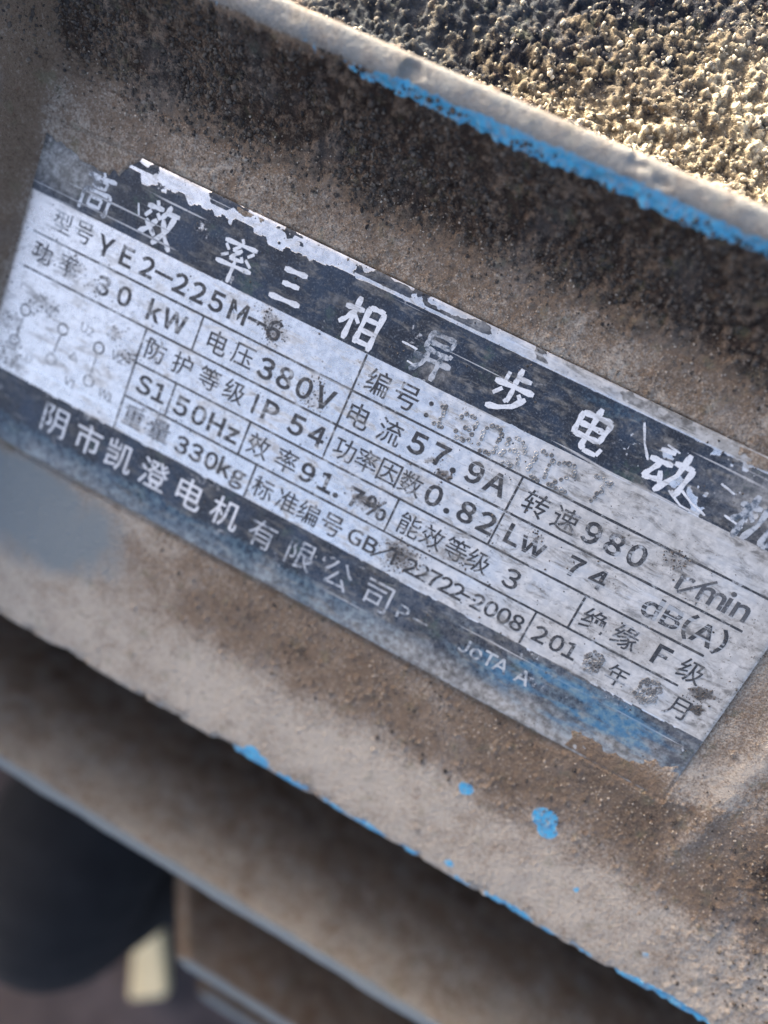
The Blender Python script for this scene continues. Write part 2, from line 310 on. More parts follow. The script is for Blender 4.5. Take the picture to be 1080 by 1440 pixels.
# lower cooling fins, each its own swept blade pointing out of the barrel
def lower_fin(tip_y, tip_z, root, x0, x1, slant, seed, blue):
    pr = smooth_poly([(tip_y + 9, tip_z - root), (tip_y + 3.4, tip_z - root * .55), (tip_y + 1.9, tip_z - 6), (tip_y + 1.7, tip_z - 1.2), (tip_y + 1.2, tip_z - .2), (tip_y - .4, tip_z),
                      (tip_y - 2.2, tip_z - .3), (tip_y - 2.9, tip_z - 2), (tip_y - 3.6, tip_z - 8), (tip_y - 6, tip_z - root * .6), (tip_y - 10, tip_z - root)], .6)
    fx = np.linspace(0, 1, int((x1 - x0) / .7))
    n = len(pr); Yf = np.repeat(pr[:, :1], len(fx), 1); Zf = np.repeat(pr[:, 1:], len(fx), 1)
    lo = x0 - slant * (tip_z - Zf)
    Xf = lo + (x1 - lo) * fx[None]
    tn = np.gradient(pr, axis=0); tn /= np.linalg.norm(tn, axis=1)[:, None]
    nn = np.stack([-tn[:, 1], tn[:, 0]], 1)
    if nn[n // 2][1] < 0: nn = -nn
    dd = .7 * (fbm(Xf, Zf * 1.3 + Yf, 12, seed, 4) - .5) + .25 * (fbm(Xf, Zf + Yf, 2, seed + 5, 2) - .5)
    if slant: # close the end: the first columns fold into the blade's middle
        e = sst(0, .02, fx)[None]; mid = (tip_y - .5 - .02 * (tip_z - Zf)); Yf = mid * (1 - e) + Yf * e
    Pf = np.stack([Xf, Yf + nn[:, :1] * dd, Zf + nn[:, 1:] * dd], -1)
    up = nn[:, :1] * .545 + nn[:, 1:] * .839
    tn_ = (.40 if tip_y > -150 else .26) + (.42 if tip_y > -150 else .24) * sst(-.2, .6, up) * sst(48, 8, tip_z - Zf) + .16 * (fbm(Xf, Zf, 9, seed + 9, 3) - .5) * 2 - .10 * sst(25, 55, tip_z - Zf)  # paler dust on upward faces; valley shade towards the root painted in
    tipw = np.exp(-((Zf - tip_z) / 1.6) ** 2)
    at = dict(tone=tn_ + 0 * Xf, paint=tipw * blue * (.3 + .5 * fbm(Xf, Zf, 16, seed + 13, 3)), faded=np.maximum(tipw * .75, .40 + 0 * Xf))
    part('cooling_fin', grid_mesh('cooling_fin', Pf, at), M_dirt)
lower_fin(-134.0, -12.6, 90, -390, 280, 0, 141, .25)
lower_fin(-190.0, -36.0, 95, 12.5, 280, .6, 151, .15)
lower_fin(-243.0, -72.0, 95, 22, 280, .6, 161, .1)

# ---------------------------------------------------------------- name plate
def plate_z(x, y):
    return .85 + .55 * (fbm(x, y, 46, 201, 2) - .5) + .16 * (fbm(x, y, 13, 205, 2) - .5)
gx = np.linspace(PX0, PX1, 600); gy = np.linspace(PY0, PY1, 244)
GY, GX = np.meshgrid(gy, gx, indexing='ij')
rim = np.minimum(np.minimum(GX - PX0, PX1 - GX), np.minimum(GY - PY0, PY1 - GY))
GZ = plate_z(GX, GY) - .18 * np.exp(-rim / .35) + .03 * (fbm(GX, GY, 2.2, 211, 3) - .5)
# a dent field where dots were punched and small scratches are cut
en_n = fbm(GX, GY, 4.5, 221, 4); en_f = fbm(GX, GY, 1.1, 227, 3)
hdr = band(GY, 20.05, 32.9 - 2.0 * sst(.45, .7, fbm(GX, GY, 3.2, 231, 3)) * sst(0, -30, GX) + .9 * sst(60, 40, GX) * sst(18, 24, GX) * 0, .12)
hdr_top = band(GY, 33.5, 36, .1) * sst(.52, .60, fbm(GX, GY * 1.6, 6.5, 237, 4)) * .75          # patches of colour left on the top border
ftr = band(GY, -36.2, -20.05 - .35 * sst(.5, .7, fbm(GX, GY, 2.5, 233, 3)), .12)
enamel = np.clip(hdr + hdr_top + ftr, 0, 1)
worn = sst(.62, .74, en_n + .35 * (en_f - .5))
enamel = enamel * (1 - .5 * worn * sst(40, 75, GX) * (GY > 19)) * (1 - .45 * worn)
st_ = fbm(GX * .35 + GY * .2, GY * 1.6, 3.5, 225, 4)               # smears dragged along the plate
pb = np.exp(-(((GX - 71) / 28) ** 2 + ((GY + 26) / 7.0) ** 2)) * (.40 + .85 * sst(.3, .68, st_)) * (GY < -20.1 - .8 * en_f)
pb = np.maximum(pb, np.exp(-(((GX - 93) / 3) ** 2 + ((GY - 22) / 4) ** 2)) * .8)
pb = np.maximum(pb, np.exp(-(((GX - 47) / 12) ** 2 + ((GY - 31.3) / 2.2) ** 2)) * .42)
pb = np.maximum(pb, .46 * sst(-28, -31, GY + 2 * (en_n - .5)) * (1 - .5 * sst(20, 50, GX)))
dust = .04 + .62 * sst(-25, 70, GX) + .25 * (fbm(GX, GY, 9, 241, 4) - .5)
dust *= (1 - .75 * (GY > 20) * (GY < 33)) * (1 - .45 * (GY < -20))
dust += .45 * sst(-28, -34, GY) * (.4 + fbm(GX, GY, 7, 247, 3)) + .35 * (np.exp(-rim / 1.5)) * fbm(GX, GY, 4, 249, 2)
dust += .9 * np.exp(-(((GX + 76) / 9) ** 2 + ((GY - 27) / 6) ** 2)) + .5 * np.exp(-(((GX - 84) / 10) ** 2 + ((GY - 27) / 6) ** 2))
dust += .55 * np.exp(-(((GX - 84) / 9) ** 2 + ((GY + 31) / 4) ** 2)) + .45 * np.exp(-(((GX - 14) / 5) ** 2 + ((GY - 22.5) / 2.5) ** 2))
gr = 0 * GX       # black grime smudges
for cx, cy, r, a in ((24, 4.6, 2.1, 1), (12, -8.2, 3.2, .8), (24, -15.5, 6, .85), (47.5, 2, 2.2, .8), (90.6, -11.5, 2.6, 1), (92, -14.6, 1.9, 1), (55.5, 1, 1.8, .6), (-21, 17, 4.5, .7), (-7, 7, 3, .55), (21, 6.2, 2.4, .8), (-62, 6.8, 2.4, .5),
                    (-75.5, 8.6, 3.4, .55), (-68, 8.6, 3.4, .5), (-73, -2, 4.5, .5), (-79, -9, 4.2, .5), (-70, -2, 4, .5), (-54, -.5, 2.8, .55), (-49, -3.4, 3, .6), (-77, -16.5, 5.5, .5), (-40, -14.7, 5, .45), (-44, .6, 2.6, .5),
                    (-8, 10.5, 2.4, .5), (88.8, 1.6, 1.8, .7), (72.6, 11, 2.4, .6), (36.6, -10.5, 2.5, .5), (69, -16.5, 2.2, .75), (81.5, -16.2, 2.3, .6)):
    rr = np.hypot(GX - cx, (GY - cy) * 1.25); gr = np.maximum(gr, a * (1 - sst(.2 * r, 1.25 * r, rr + 5.0 * (en_n - .5) + 2.2 * (en_f - .5))))
Pp = np.stack([GX, GY, GZ], -1)
me = grid_mesh('nameplate', Pp, dict(enamel=enamel, paintb=pb, dust=dust, grime=gr), True)

def plate_nodes(name, ink=None):
    """aluminium of the plate; with ink: the printed writing worn back to that aluminium"""
    k = NT(name)
    sv = k.n('ShaderNodeMapping'); sv.inputs['Scale'].default_value = (1, 14, 1); sv.inputs['Rotation'].default_value = (0, 0, .06); k.put(sv.inputs[0], k.oc)
    n1 = k.noise(90, 5, .65); n2 = k.noise(700, 4, .7); n3 = k.noise(2200, 3, .7); br = k.noise(260, 4, .7, 0, sv.outputs[0])
    alu = k.mix(k.rng(n2, .3, .7), (0.74, 0.70, 0.65), (0.93, 0.885, 0.83))
    alu = k.mix(k.mth('MULTIPLY', k.rng(br, .5, .72), .45), alu, (0.56, 0.53, 0.49))
    smv = k.n('ShaderNodeMapping'); smv.inputs['Scale'].default_value = (1, 3.2, 1); smv.inputs['Rotation'].default_value = (0, 0, -.35); k.put(smv.inputs[0], k.oc)
    sxp = k.n('ShaderNodeSeparateXYZ'); k.put(sxp.inputs[0], k.oc)
    sm = k.mth('MULTIPLY', k.rng(k.noise(150, 6, .72, .6, smv.outputs[0]), .49, .66), k.rng(sxp.outputs[0], -.06, .05, .42, .72))  # smears thinned to the left so the plate's glare stays bright there
    # two families of fine scratches
    scr = None
    for rot, sc_, th in ((.5, 300, .69), (-.9, 240, .70), (.1, 380, .70)):
        q = k.n('ShaderNodeMapping'); q.inputs['Scale'].default_value = (.06, 2.6, 1); q.inputs['Rotation'].default_value = (0, 0, rot); k.put(q.inputs[0], k.oc)
        l = k.rng(k.noise(sc_, 2, .5, .15, q.outputs[0]), th, th + .03); scr = l if scr is None else k.mth('MAXIMUM', scr, l)
    alu = k.mix(k.mth('MULTIPLY', scr, .6), alu, (0.97, 0.95, 0.92))
    if ink is None:
        f = k.mth('ADD', k.attr('dust'), k.mth('MULTIPLY', k.mth('SUBTRACT', n2, .5), .55)); f = k.mth('ADD', f, k.mth('MULTIPLY', k.mth('SUBTRACT', n1, .5), .5))
        dm = k.mth('MULTIPLY', k.rng(f, .12, .95), .92)
        en = k.mth('ADD', k.attr('enamel'), k.mth('MULTIPLY', k.mth('SUBTRACT', k.noise(900, 4, .75), .5), .55)); em = k.rng(en, .42, .56)
        enc = k.mix(k.rng(n1, .4, .62), (0.017, 0.018, 0.022), (0.022, 0.033, 0.052))
        enc = k.mix(k.mth('MULTIPLY', k.rng(n3, .52, .68), .6), enc, (0.13, 0.14, 0.15))
        enc = k.mix(k.mth('MULTIPLY', k.rng(k.noise(150, 4, .7), .56, .7), .5), enc, (0.055, 0.085, 0.06))
        c = k.mix(k.mth('MULTIPLY', em, k.mth('SUBTRACT', 1.0, k.mth('MULTIPLY', scr, .45))), alu, enc)
        c = k.mix(dm, c, k.mix(k.rng(n2, .35, .7), (0.20, 0.18, 0.15), (0.44, 0.415, 0.38)))
        pv = k.mth('ADD', k.attr('paintb'), k.mth('MULTIPLY', k.mth('SUBTRACT', n2, .5), .9)); pm = k.mth('MULTIPLY', k.rng(pv, .2, .9), .85)
        c = k.mix(pm, c, k.mix(k.rng(n2, .4, .65), (0.035, 0.135, 0.235), (0.13, 0.215, 0.25)))
        gv = k.mth('ADD', k.attr('grime'), k.mth('MULTIPLY', k.mth('SUBTRACT', n2, .5), .9)); gm = k.mth('MULTIPLY', k.rng(gv, .35, .9), .85)
        # specks of black dirt sitting in the pits
        sp = k.mth('MULTIPLY', k.rng(k.noise(1500, 3, .7), .60, .70), k.rng(n1, .40, .60)); gm = k.mth('MAXIMUM', gm, k.mth('MULTIPLY', sp, .8))
        c = k.mix(sm, c, k.mix(k.rng(n2, .4, .6), (0.085, 0.075, 0.062), (0.22, 0.205, 0.18))); dm = k.mth('MAXIMUM', dm, sm)
        c = k.mix(gm, c, (0.05, 0.044, 0.04))
        k.set('Base Color', c)
        met = k.mth('SUBTRACT', 1.0, k.mth('MAXIMUM', k.mth('MAXIMUM', em, dm), k.mth('MAXIMUM', pm, gm)), True)
        k.set('Metallic', k.mth('MULTIPLY', met, .9))
        r = k.rng(n2, .2, .8, .20, .36); r = k.mth('ADD', r, k.mth('MULTIPLY', dm, .40)); r = k.mth('ADD', r, k.mth('MULTIPLY', gm, .3), True)
        k.set('Roughness', r)
        h = k.mth('ADD', k.mth('MULTIPLY', n3, .5), k.mth('MULTIPLY', br, .4)); h = k.mth('ADD', h, k.mth('MULTIPLY', em, .5))
        k.set('Normal', k.bump(h, .5, .00010))
    else:
        dark, light, lo, hi = ink
        wear = k.mth('ADD', k.mth('MULTIPLY', k.noise(650, 4, .75), .65), k.mth('MULTIPLY', k.noise(170, 3, .6), .35))
        sx = k.n('ShaderNodeSeparateXYZ'); k.put(sx.inputs[0], k.oc)
        wear = k.mth('ADD', wear, k.rng(sx.outputs[0], -.030, -.075, 0, .085))
        wm = k.mth('MAXIMUM', k.rng(wear, lo, hi), k.mth('MULTIPLY', scr, .8))
        c = k.mix(wm, dark, light); c = k.mix(k.mth('MULTIPLY', sm, .8), c, k.mix(k.rng(n2, .4, .6), (0.085, 0.075, 0.062), (0.22, 0.205, 0.18))); c = k.mix(k.mth('MULTIPLY', k.rng(n3, .5, .7), .35), c, (0.22, 0.21, 0.20)); k.set('Base Color', c)
        k.set('Roughness', .5); k.set('Metallic', k.mth('MULTIPLY', wm, .5))
        k.set('Normal', k.bump(n3, .4, .00008))
    return k.m
M_plate = plate_nodes('worn_aluminium_plate')
M_ink = plate_nodes('black_print', ((0.024, 0.023, 0.024), (0.46, 0.455, 0.44), .52, .66))
M_ink_faint = plate_nodes('faint_print', ((0.06, 0.06, 0.062), (0.58, 0.57, 0.55), .52, .68))
M_white = plate_nodes('bare_metal_letters', ((0.62, 0.62, 0.62), (0.16, 0.165, 0.17), .57, .68))
M_white_faint = plate_nodes('faint_metal_letters', ((0.42, 0.43, 0.44), (0.07, 0.09, 0.11), .46, .60))
M_white_bits = plate_nodes('remnants_of_letters', ((0.42, 0.43, 0.43), (0.08, 0.10, 0.12), .46, .60))
plate = link('nameplate', me, M_plate, motor, POSE)
plate['label'] = 'worn silver nameplate with dark blue bands and printed table of motor data'
# the sheet's cut edge all round
rimp = np.vstack([np.stack([gx, 0 * gx + PY0], 1), np.stack([0 * gy + PX1, gy], 1)[1:], np.stack([gx, 0 * gx + PY1], 1)[::-1][1:], np.stack([0 * gy + PX0, gy], 1)[::-1][1:]])
rz = plate_z(rimp[:, 0], rimp[:, 1]) - .18 + .03 * (fbm(rimp[:, 0], rimp[:, 1], 2.2, 211, 3) - .5)
Pr = np.stack([np.c_[rimp, rz - 1.0], np.c_[rimp, rz]], 0)
zero = np.zeros(Pr.shape[:2])
link('plate_edge', grid_mesh('plate_edge', Pr, dict(enamel=zero, paintb=zero, dust=zero + .6, grime=zero), True), M_plate, plate)

# ---- writing on the plate -------------------------------------------------
cache = {}
tmp = bpy.data.curves.new('glyph', 'FONT'); tmpo = bpy.data.objects.new('glyph', tmp); col.objects.link(tmpo)
def glyph(ch, bold):
    if (ch, bold) not in cache:
        tmp.body = ch; tmp.size = 1; tmp.offset = bold; tmp.resolution_u = 3
        bpy.context.view_layer.update()
        ev = tmpo.evaluated_get(bpy.context.evaluated_depsgraph_get()); m = ev.to_mesh()
        v = np.array([q.co[:2] for q in m.vertices]).reshape(-1, 2); f = [tuple(p.vertices) for p in m.polygons]
        ev.to_mesh_clear(); cache[(ch, bold)] = (v, f)
    return cache[(ch, bold)]
class Flat:
    def __init__(s): s.v = []; s.f = []
    def add(s, v, f):
        o = len(s.v); s.v += [tuple(map(float, q)) for q in v]; s.f += [tuple(i + o for i in q) for q in f]
    def build(s, name, mat, lift=.045, label=None):
        v = np.array(s.v); me = bpy.data.meshes.new(name)
        z = plate_z(v[:, 0], v[:, 1]) + lift + .03 * (fbm(v[:, 0], v[:, 1], 2.2, 211, 3) - .5)
        me.from_pydata([tuple(q) for q in np.c_[v, z] * S], [], s.f); me.update()
        o = link(name, me, mat, plate)
        if label: o['label'] = label
        return o
    def char(s, ch, x, y, h, wide=1.0, bold=.0, cjk=False, slant=0.0):
        if 33 <= ord(ch) <= 126: ch = chr(ord(ch) + 0xFEE0)          # full-width letters share the face of the characters
        if ch == '\uff29': return s.stroke([(x, y + h / 2), (x, y - h / 2)], h * .2)
        v, f = glyph(ch, bold)
        if not len(v): return
        lo, hi = v.min(0), v.max(0)
        if cjk:
            sc_ = h / max(hi[1] - lo[1], hi[0] - lo[0]); c = (lo + hi) / 2
        else:
            ref = glyph('\uff28', bold)[0]; sc_ = h / (ref[:, 1].max() - ref[:, 1].min()); c = np.array([(lo[0] + hi[0]) / 2, (ref[:, 1].max() + ref[:, 1].min()) / 2])
        q = (v - c) * sc_; q[:, 0] *= wide; q[:, 0] += slant * q[:, 1]
        s.add(q + [x, y], f)
    def stroke(s, pts, wd):
        pts = np.array(pts, float); n = []
        for a, b in zip(pts[:-1], pts[1:]):
            m = max(2, int(np.hypot(*(b - a)) / .8)); n += [a + (b - a) * t for t in np.linspace(0, 1, m, endpoint=False)]
        n.append(pts[-1]); p = np.array(n); t = np.gradient(p, axis=0); t /= np.linalg.norm(t, axis=1)[:, None] + 1e-9
        nn = np.stack([-t[:, 1], t[:, 0]], 1); u = np.linspace(0, 1, len(p))
        ww = wd * (.75 + .4 * (u - .5) ** 2 * 4 * .6 + .12 * np.sin(u * 9)) * .5; ww[0] *= .6; ww[-1] *= .55
        L = p + nn * ww[:, None]; Rr = p - nn * ww[:, None]; m = len(p)
        s.add(np.vstack([L, Rr]), [(i, m + i, m + i + 1, i + 1) for i in range(m - 1)])
# ruled lines of the table
def ruled(x0, y0, x1, y1, wd, mat):
    b = Flat(); n = max(2, int(math.hypot(x1 - x0, y1 - y0) / 1.0)); t = np.linspace(0, 1, n)
    p = np.stack([x0 + (x1 - x0) * t, y0 + (y1 - y0) * t], 1); d = np.array([x1 - x0, y1 - y0]) / math.hypot(x1 - x0, y1 - y0); nn = np.array([-d[1], d[0]])
    wv = wd * (.8 + .5 * fbm(p[:, 0], p[:, 1], 2.0, 301, 2))[:, None] * .5
    b.add(np.vstack([p + nn * wv, p - nn * wv]), [(i, n + i, n + i + 1, i + 1) for i in range(n - 1)])
    b.build('ruled_line', mat, .035)
for x0, y, x1 in ((-80, 12, 93), (-80, 4, 90.5), (-47.3, -4, 87), (-47.3, -12, 86)): ruled(x0, y, x1, y, .46, M_ink)
for x, y0, y1 in ((0, 20, -4), (39.2, 12, -4), (-35.9, 12, 4), (-47.3, 4, -20), (-36.7, -4, -12), (-17.7, -4, -12), (-12.9, -12, -20), (18.6, -4, -12), (54.5, -12, -20), (61.5, -4, -12)):
    ruled(x, y0, x, y1, .44, M_ink if x > -20 else M_ink_faint)
# header in brushed characters (strokes in a 100 x 100 box)
HAN = {
 '高': [[(50, 99), (56, 90)], [(12, 84), (90, 88)], [(33, 79), (33, 62)], [(33, 79), (68, 80), (66, 62)], [(33, 63), (66, 64)], [(14, 52), (14, 3)], [(14, 52), (87, 54), (86, 6), (77, 11)], [(34, 39), (34, 17)], [(34, 39), (67, 40), (65, 17)], [(35, 19), (65, 20)]],
 '效': [[(27, 98), (33, 88)], [(6, 80), (50, 84)], [(20, 72), (8, 56)], [(37, 72), (49, 60)], [(42, 58), (26, 34), (6, 16)], [(14, 50), (48, 22)], [(66, 98), (60, 80), (50, 64)], [(60, 80), (94, 83)], [(84, 81), (76, 46), (48, 4)], [(57, 64), (72, 32), (98, 4)]],
 '率': [[(47, 99), (54, 90)], [(8, 84), (92, 88)], [(50, 83), (35, 70), (56, 69)], [(57, 76), (34, 51), (64, 54)], [(60, 63), (68, 52)], [(14, 77), (26, 66)], [(12, 49), (28, 59)], [(87, 80), (74, 68)], [(72, 61), (90, 49)], [(4, 36), (96, 40)], [(50, 48), (50, 0)]],
 '三': [[(17, 85), (83, 89)], [(26, 52), (75, 55)], [(5, 11), (95, 16)]],
 '相': [[(3, 70), (48, 75)], [(28, 99), (28, 2)], [(28, 68), (16, 46), (3, 32)], [(31, 60), (47, 45)], [(57, 88), (56, 4)], [(57, 87), (93, 88), (92, 0)], [(57, 61), (91, 62)], [(57, 36), (91, 37)], [(57, 11), (91, 12)]],
 '异': [[(20, 95), (80, 96), (77, 74)], [(22, 75), (77, 76)], [(22, 95), (22, 58), (84, 57), (86, 66)], [(3, 36), (97, 40)], [(34, 52), (31, 24), (10, 0)], [(67, 52), (67, -4)]],
 '步': [[(48, 100), (48, 58)], [(50, 79), (80, 81)], [(25, 84), (25, 58)], [(3, 56), (97, 60)], [(50, 54), (50, 22), (42, 26)], [(27, 46), (12, 28)], [(86, 44), (66, 18), (38, 4), (10, -2)], [(66, 47), (80, 34)]],
 '电': [[(16, 79), (18, 28)], [(16, 78), (84, 81), (79, 30)], [(18, 55), (80, 56)], [(19, 31), (79, 33)], [(48, 100), (48, 14), (56, 5), (88, 5), (92, 22)]],
 '动': [[(12, 84), (44, 87)], [(2, 60), (52, 63)], [(28, 60), (8, 20), (44, 27)], [(35, 44), (49, 17)], [(52, 70), (94, 73), (88, 10), (76, 17)], [(72, 98), (70, 50), (44, 2)]],
 '机': [[(2, 70), (47, 75)], [(26, 99), (26, 0)], [(26, 68), (14, 44), (2, 32)], [(29, 60), (45, 45)], [(58, 87), (57, 42), (44, 4)], [(58, 86), (83, 88), (82, 16), (88, 8), (97, 10), (98, 24)]],
}
for ch, x, y, h in (('高', -67.7, 25.2, 9.2), ('效', -52.1, 25.0, 9.2), ('率', -33.4, 25.2, 9.4), ('三', -20.4, 25.4, 8.2), ('相', -3.9, 25.2, 9.4), ('异', 12.7, 25.6, 9), ('步', 29.6, 26.2, 9), ('电', 46.5, 26.0, 9.0), ('动', 63.0, 25.4, 9.4), ('机', 81.5, 24.2, 9.2)):
    b = Flat()
    parts_ = []
    for st in HAN[ch]:                                   # a brush stroke is lifted at each sharp turn
        cur = [st[0]]
        for a_, m_, c_ in zip(st[:-2], st[1:-1], st[2:]):
            cur.append(m_)
            d1, d2 = Vector(m_) - Vector(a_), Vector(c_) - Vector(m_)
            if d1.angle(d2) > .8: parts_.append(cur); cur = [m_]
        parts_.append(cur + [st[-1]])
    for st in parts_:
        b.stroke([(x + (px - 50) / 100 * h * .96 + .05 * (py - 50) / 100 * h, y + (py - 50) / 100 * h) for px, py in st], 1.32 if ch not in '率高' else 1.05)
    b.build('raised_character', M_white_faint if ch in '机异' else M_white, .06)
for q in (((54.6, 31.6), (56.5, 28.2), (58.6, 25.6)), ((66.2, 23.6), (69.6, 21.9), (73.0, 20.9)), ((64.8, 22.2), (68, 20.6), (72, 20.3)), ((72.5, 27.6), (75.6, 26.9)), ((60.4, 29.8), (63.2, 29.3)), ((5.5, 25.4), (9, 25.3)), ((8, 22.4), (9.8, 22.2)), ((-58, 27.2), (-57, 24.6)), ((84, 28.6), (89, 24.2)), ((76, 22.6), (80, 21.9))):
    sb = Flat(); sb.stroke(q, .55); sb.build('scratch', M_white, .05)
def line(name, items, y, hl, hc, mat, bold=.012, cb=.006):
    b = Flat(); bold += .006
    for ch, x in items:
        cj = ord(ch) > 0x3000
        yy = y - (hl * .42 if ch in '.' else 0) * 0
        b.char(ch, x, yy, hc if cj else hl, 1.05 if not cj else 1.0, cb if cj else bold, cj)
    return b.build(name, mat)
I, IF = M_ink, M_ink_faint
line('lettering', [('型', -73.6), ('号', -68.2)], 16.4, 4, 4.6, IF)
line('lettering', [('Y', -62.3), ('E', -56.8), ('2', -51.6), ('-', -47.4), ('2', -43.2), ('2', -38.8), ('5', -34.3), ('M', -29.0), ('-', -24.4), ('6', -20.2)], 15.9, 4.3, 5, I, .024)
line('lettering', [('编', 4.4), ('号', 11.0), (':', 16.2)], 15.8, 4, 5.2, I)
line('lettering', [('功', -76.3), ('率', -69.5)], 8.4, 4, 4.8, IF)
line('lettering', [('3', -60.1), ('0', -54.6), ('k', -46.8), ('W', -41.8)], 8.0, 4.3, 5, I, .024)
line('lettering', [('电', -30.9), ('压', -24.6)], 8.1, 4.4, 5.0, I)
line('lettering', [('3', -18.8), ('8', -14.2), ('0', -9.5), ('V', -4.6)], 7.9, 4.6, 5, I, .024)
line('lettering', [('电', 3.6), ('流', 10.9)], 7.8, 4.4, 5.2, I)
line('lettering', [('5', 17.1), ('7', 22.3), ('.', 26.0), ('9', 30.3), ('A', 35.1)], 8.2, 4.6, 5, I, .024)
line('lettering', [('转', 44.0), ('速', 50.6)], 8.0, 4.4, 5.2, I)
line('lettering', [('9', 56.4), ('8', 61.2), ('0', 66.0)], 8.0, 4.6, 5, I, .024)
line('lettering', [('r', 76.6), ('/', 78.8), ('m', 82.2), ('i', 85.4), ('n', 88.2)], 7.8, 4.4, 5, IF, .02)
line('lettering', [('防', -43.6), ('护', -36.8), ('等', -29.9), ('级', -23.6)], .3, 4.4, 5.0, I)
line('lettering', [('I', -18.3), ('P', -14.4), ('5', -8.0), ('4', -3.0)], 0, 4.5, 5, I, .024)
line('lettering', [('功', 3.7), ('率', 9.0), ('因', 14.3), ('数', 19.5)], 0, 4.4, 5.0, I)
line('lettering', [('0', 24.8), ('.', 28.5), ('8', 32.4), ('2', 37.0)], 0, 4.6, 5, I, .024)
line('lettering', [('L', 43.0), ('w', 47.4)], .3, 4.4, 5, I, .024)
line('lettering', [('7', 56.7), ('4', 61.8)], .2, 4.3, 5, I, .024)
line('lettering', [('d', 73.6), ('B', 78.0), ('(', 81.4), ('A', 84.8), (')', 88.3)], 0, 4.5, 5, I, .024)
line('lettering', [('S', -43.6), ('1', -39.6)], -7.8, 4.3, 5, I, .024)
line('lettering', [('5', -33.8), ('0', -29.2), ('H', -24.8), ('z', -20.6)], -8.2, 4.4, 5, I, .024)
line('lettering', [('效', -14.0), ('率', -7.0)], -8.1, 4.4, 5.2, I)
line('lettering', [('9', -1.7), ('1', 2.9), ('.', 5.8), ('7', 9.9), ('%', 15.0)], -8.3, 4.4, 5, I, .024)
line('lettering', [('能', 23.0), ('效', 28.4), ('等', 34.0), ('级', 39.2), ('3', 46.8)], -8.2, 4.3, 5.0, I)
line('lettering', [('绝', 65.4), ('缘', 72.3)], -8.0, 4.4, 5.2, I)
line('lettering', [('F', 80.2), ('级', 86.6)], -8.0, 4.4, 5, I, .024)
line('lettering', [('重', -43.6), ('量', -36.6)], -15.6, 4.4, 5.0, IF)
line('lettering', [('3', -30.6), ('3', -26.8), ('0', -22.9), ('k', -19.3), ('g', -15.8)], -16.2, 4.1, 5, I, .024)
line('lettering', [('标', -9.5), ('准', -3.4), ('编', 2.0), ('号', 7.8)], -16.3, 4.4, 5.0, I)
line('lettering', [('G', 13.5), ('B', 17.3), ('/', 20.4), ('T', 23.0), ('2', 27.0), ('2', 29.8), ('7', 32.6), ('2', 35.4), ('2', 38.2), ('-', 40.6), ('2', 43.0), ('0', 46.1), ('0', 49.1), ('8', 52.1)], -16.2, 3.6, 5, I, .018)
line('lettering', [('2', 57.4), ('0', 61.2), ('1', 64.4)], -16.1, 3.7, 5, I, .018)
line('lettering', [('年', 74.9), ('月', 88.3)], -16.2, 4.4, 4.6, I)
# footer: maker's name, bare metal on the dark band, fading to the right
line('lettering', [('阴', -61.6), ('市', -52.2), ('凯', -43.6), ('澄', -34.4), ('电', -24.8), ('机', -15.4)], -25.6, 4, 7.0, M_white, .0, .004)
line('lettering', [('有', -5.7), ('限', 4.2), ('公', 13.6), ('司', 23.4)], -25.9, 4, 6.6, M_white_faint, .0, .0)
line('lettering', [('P', 30.0), ('-', 34.2), ('J', 44.8), ('o', 47.8), ('T', 50.8), ('A', 53.6), ('A', 58.7)], -26.4, 3.3, 5, M_white_bits)
# terminal diagram at the left: rings joined by links
def ring(b, x, y, r, wd, n=22):
    a = np.linspace(0, 2 * math.pi, n, endpoint=False); c = np.stack([np.cos(a), np.sin(a)], 1)
    b.add(np.vstack([[x, y] + c * (r + wd / 2), [x, y] + c * (r - wd / 2)]), [(i, (i + 1) % n, n + (i + 1) % n, n + i) for i in range(n)])
b = Flat()
for x, y in ((-76.5, -5.0), (-66.3, -5.0), (-56.6, -5.0), (-77, -12.6), (-67.0, -12.6), (-56.6, -13.0)): ring(b, x, y, 1.25, .42)
b.stroke([(-66.4, -6.4), (-66.9, -11.2)], .35); b.stroke([(-56.6, -6.4), (-56.6, -11.6)], .35); b.stroke([(-76.5, -6.4), (-76.9, -11.2)], .35)
for ch, x, y in (('△', -61.8, -9.4), ('W', -70.8, -2.2), ('2', -68.9, -2.4), ('U', -61.4, -2.4), ('2', -59.7, -2.6), ('V', -52.4, -4.8), ('2', -50.8, -5), ('U', -72.4, -15), ('V', -61.5, -15.4), ('1', -60, -15.6), ('W', -52.2, -14.0), ('1', -50.4, -14.2)):
    b.char(ch, x, y, 2.0, 1, .0)
b.build('terminal_diagram', M_ink_faint)
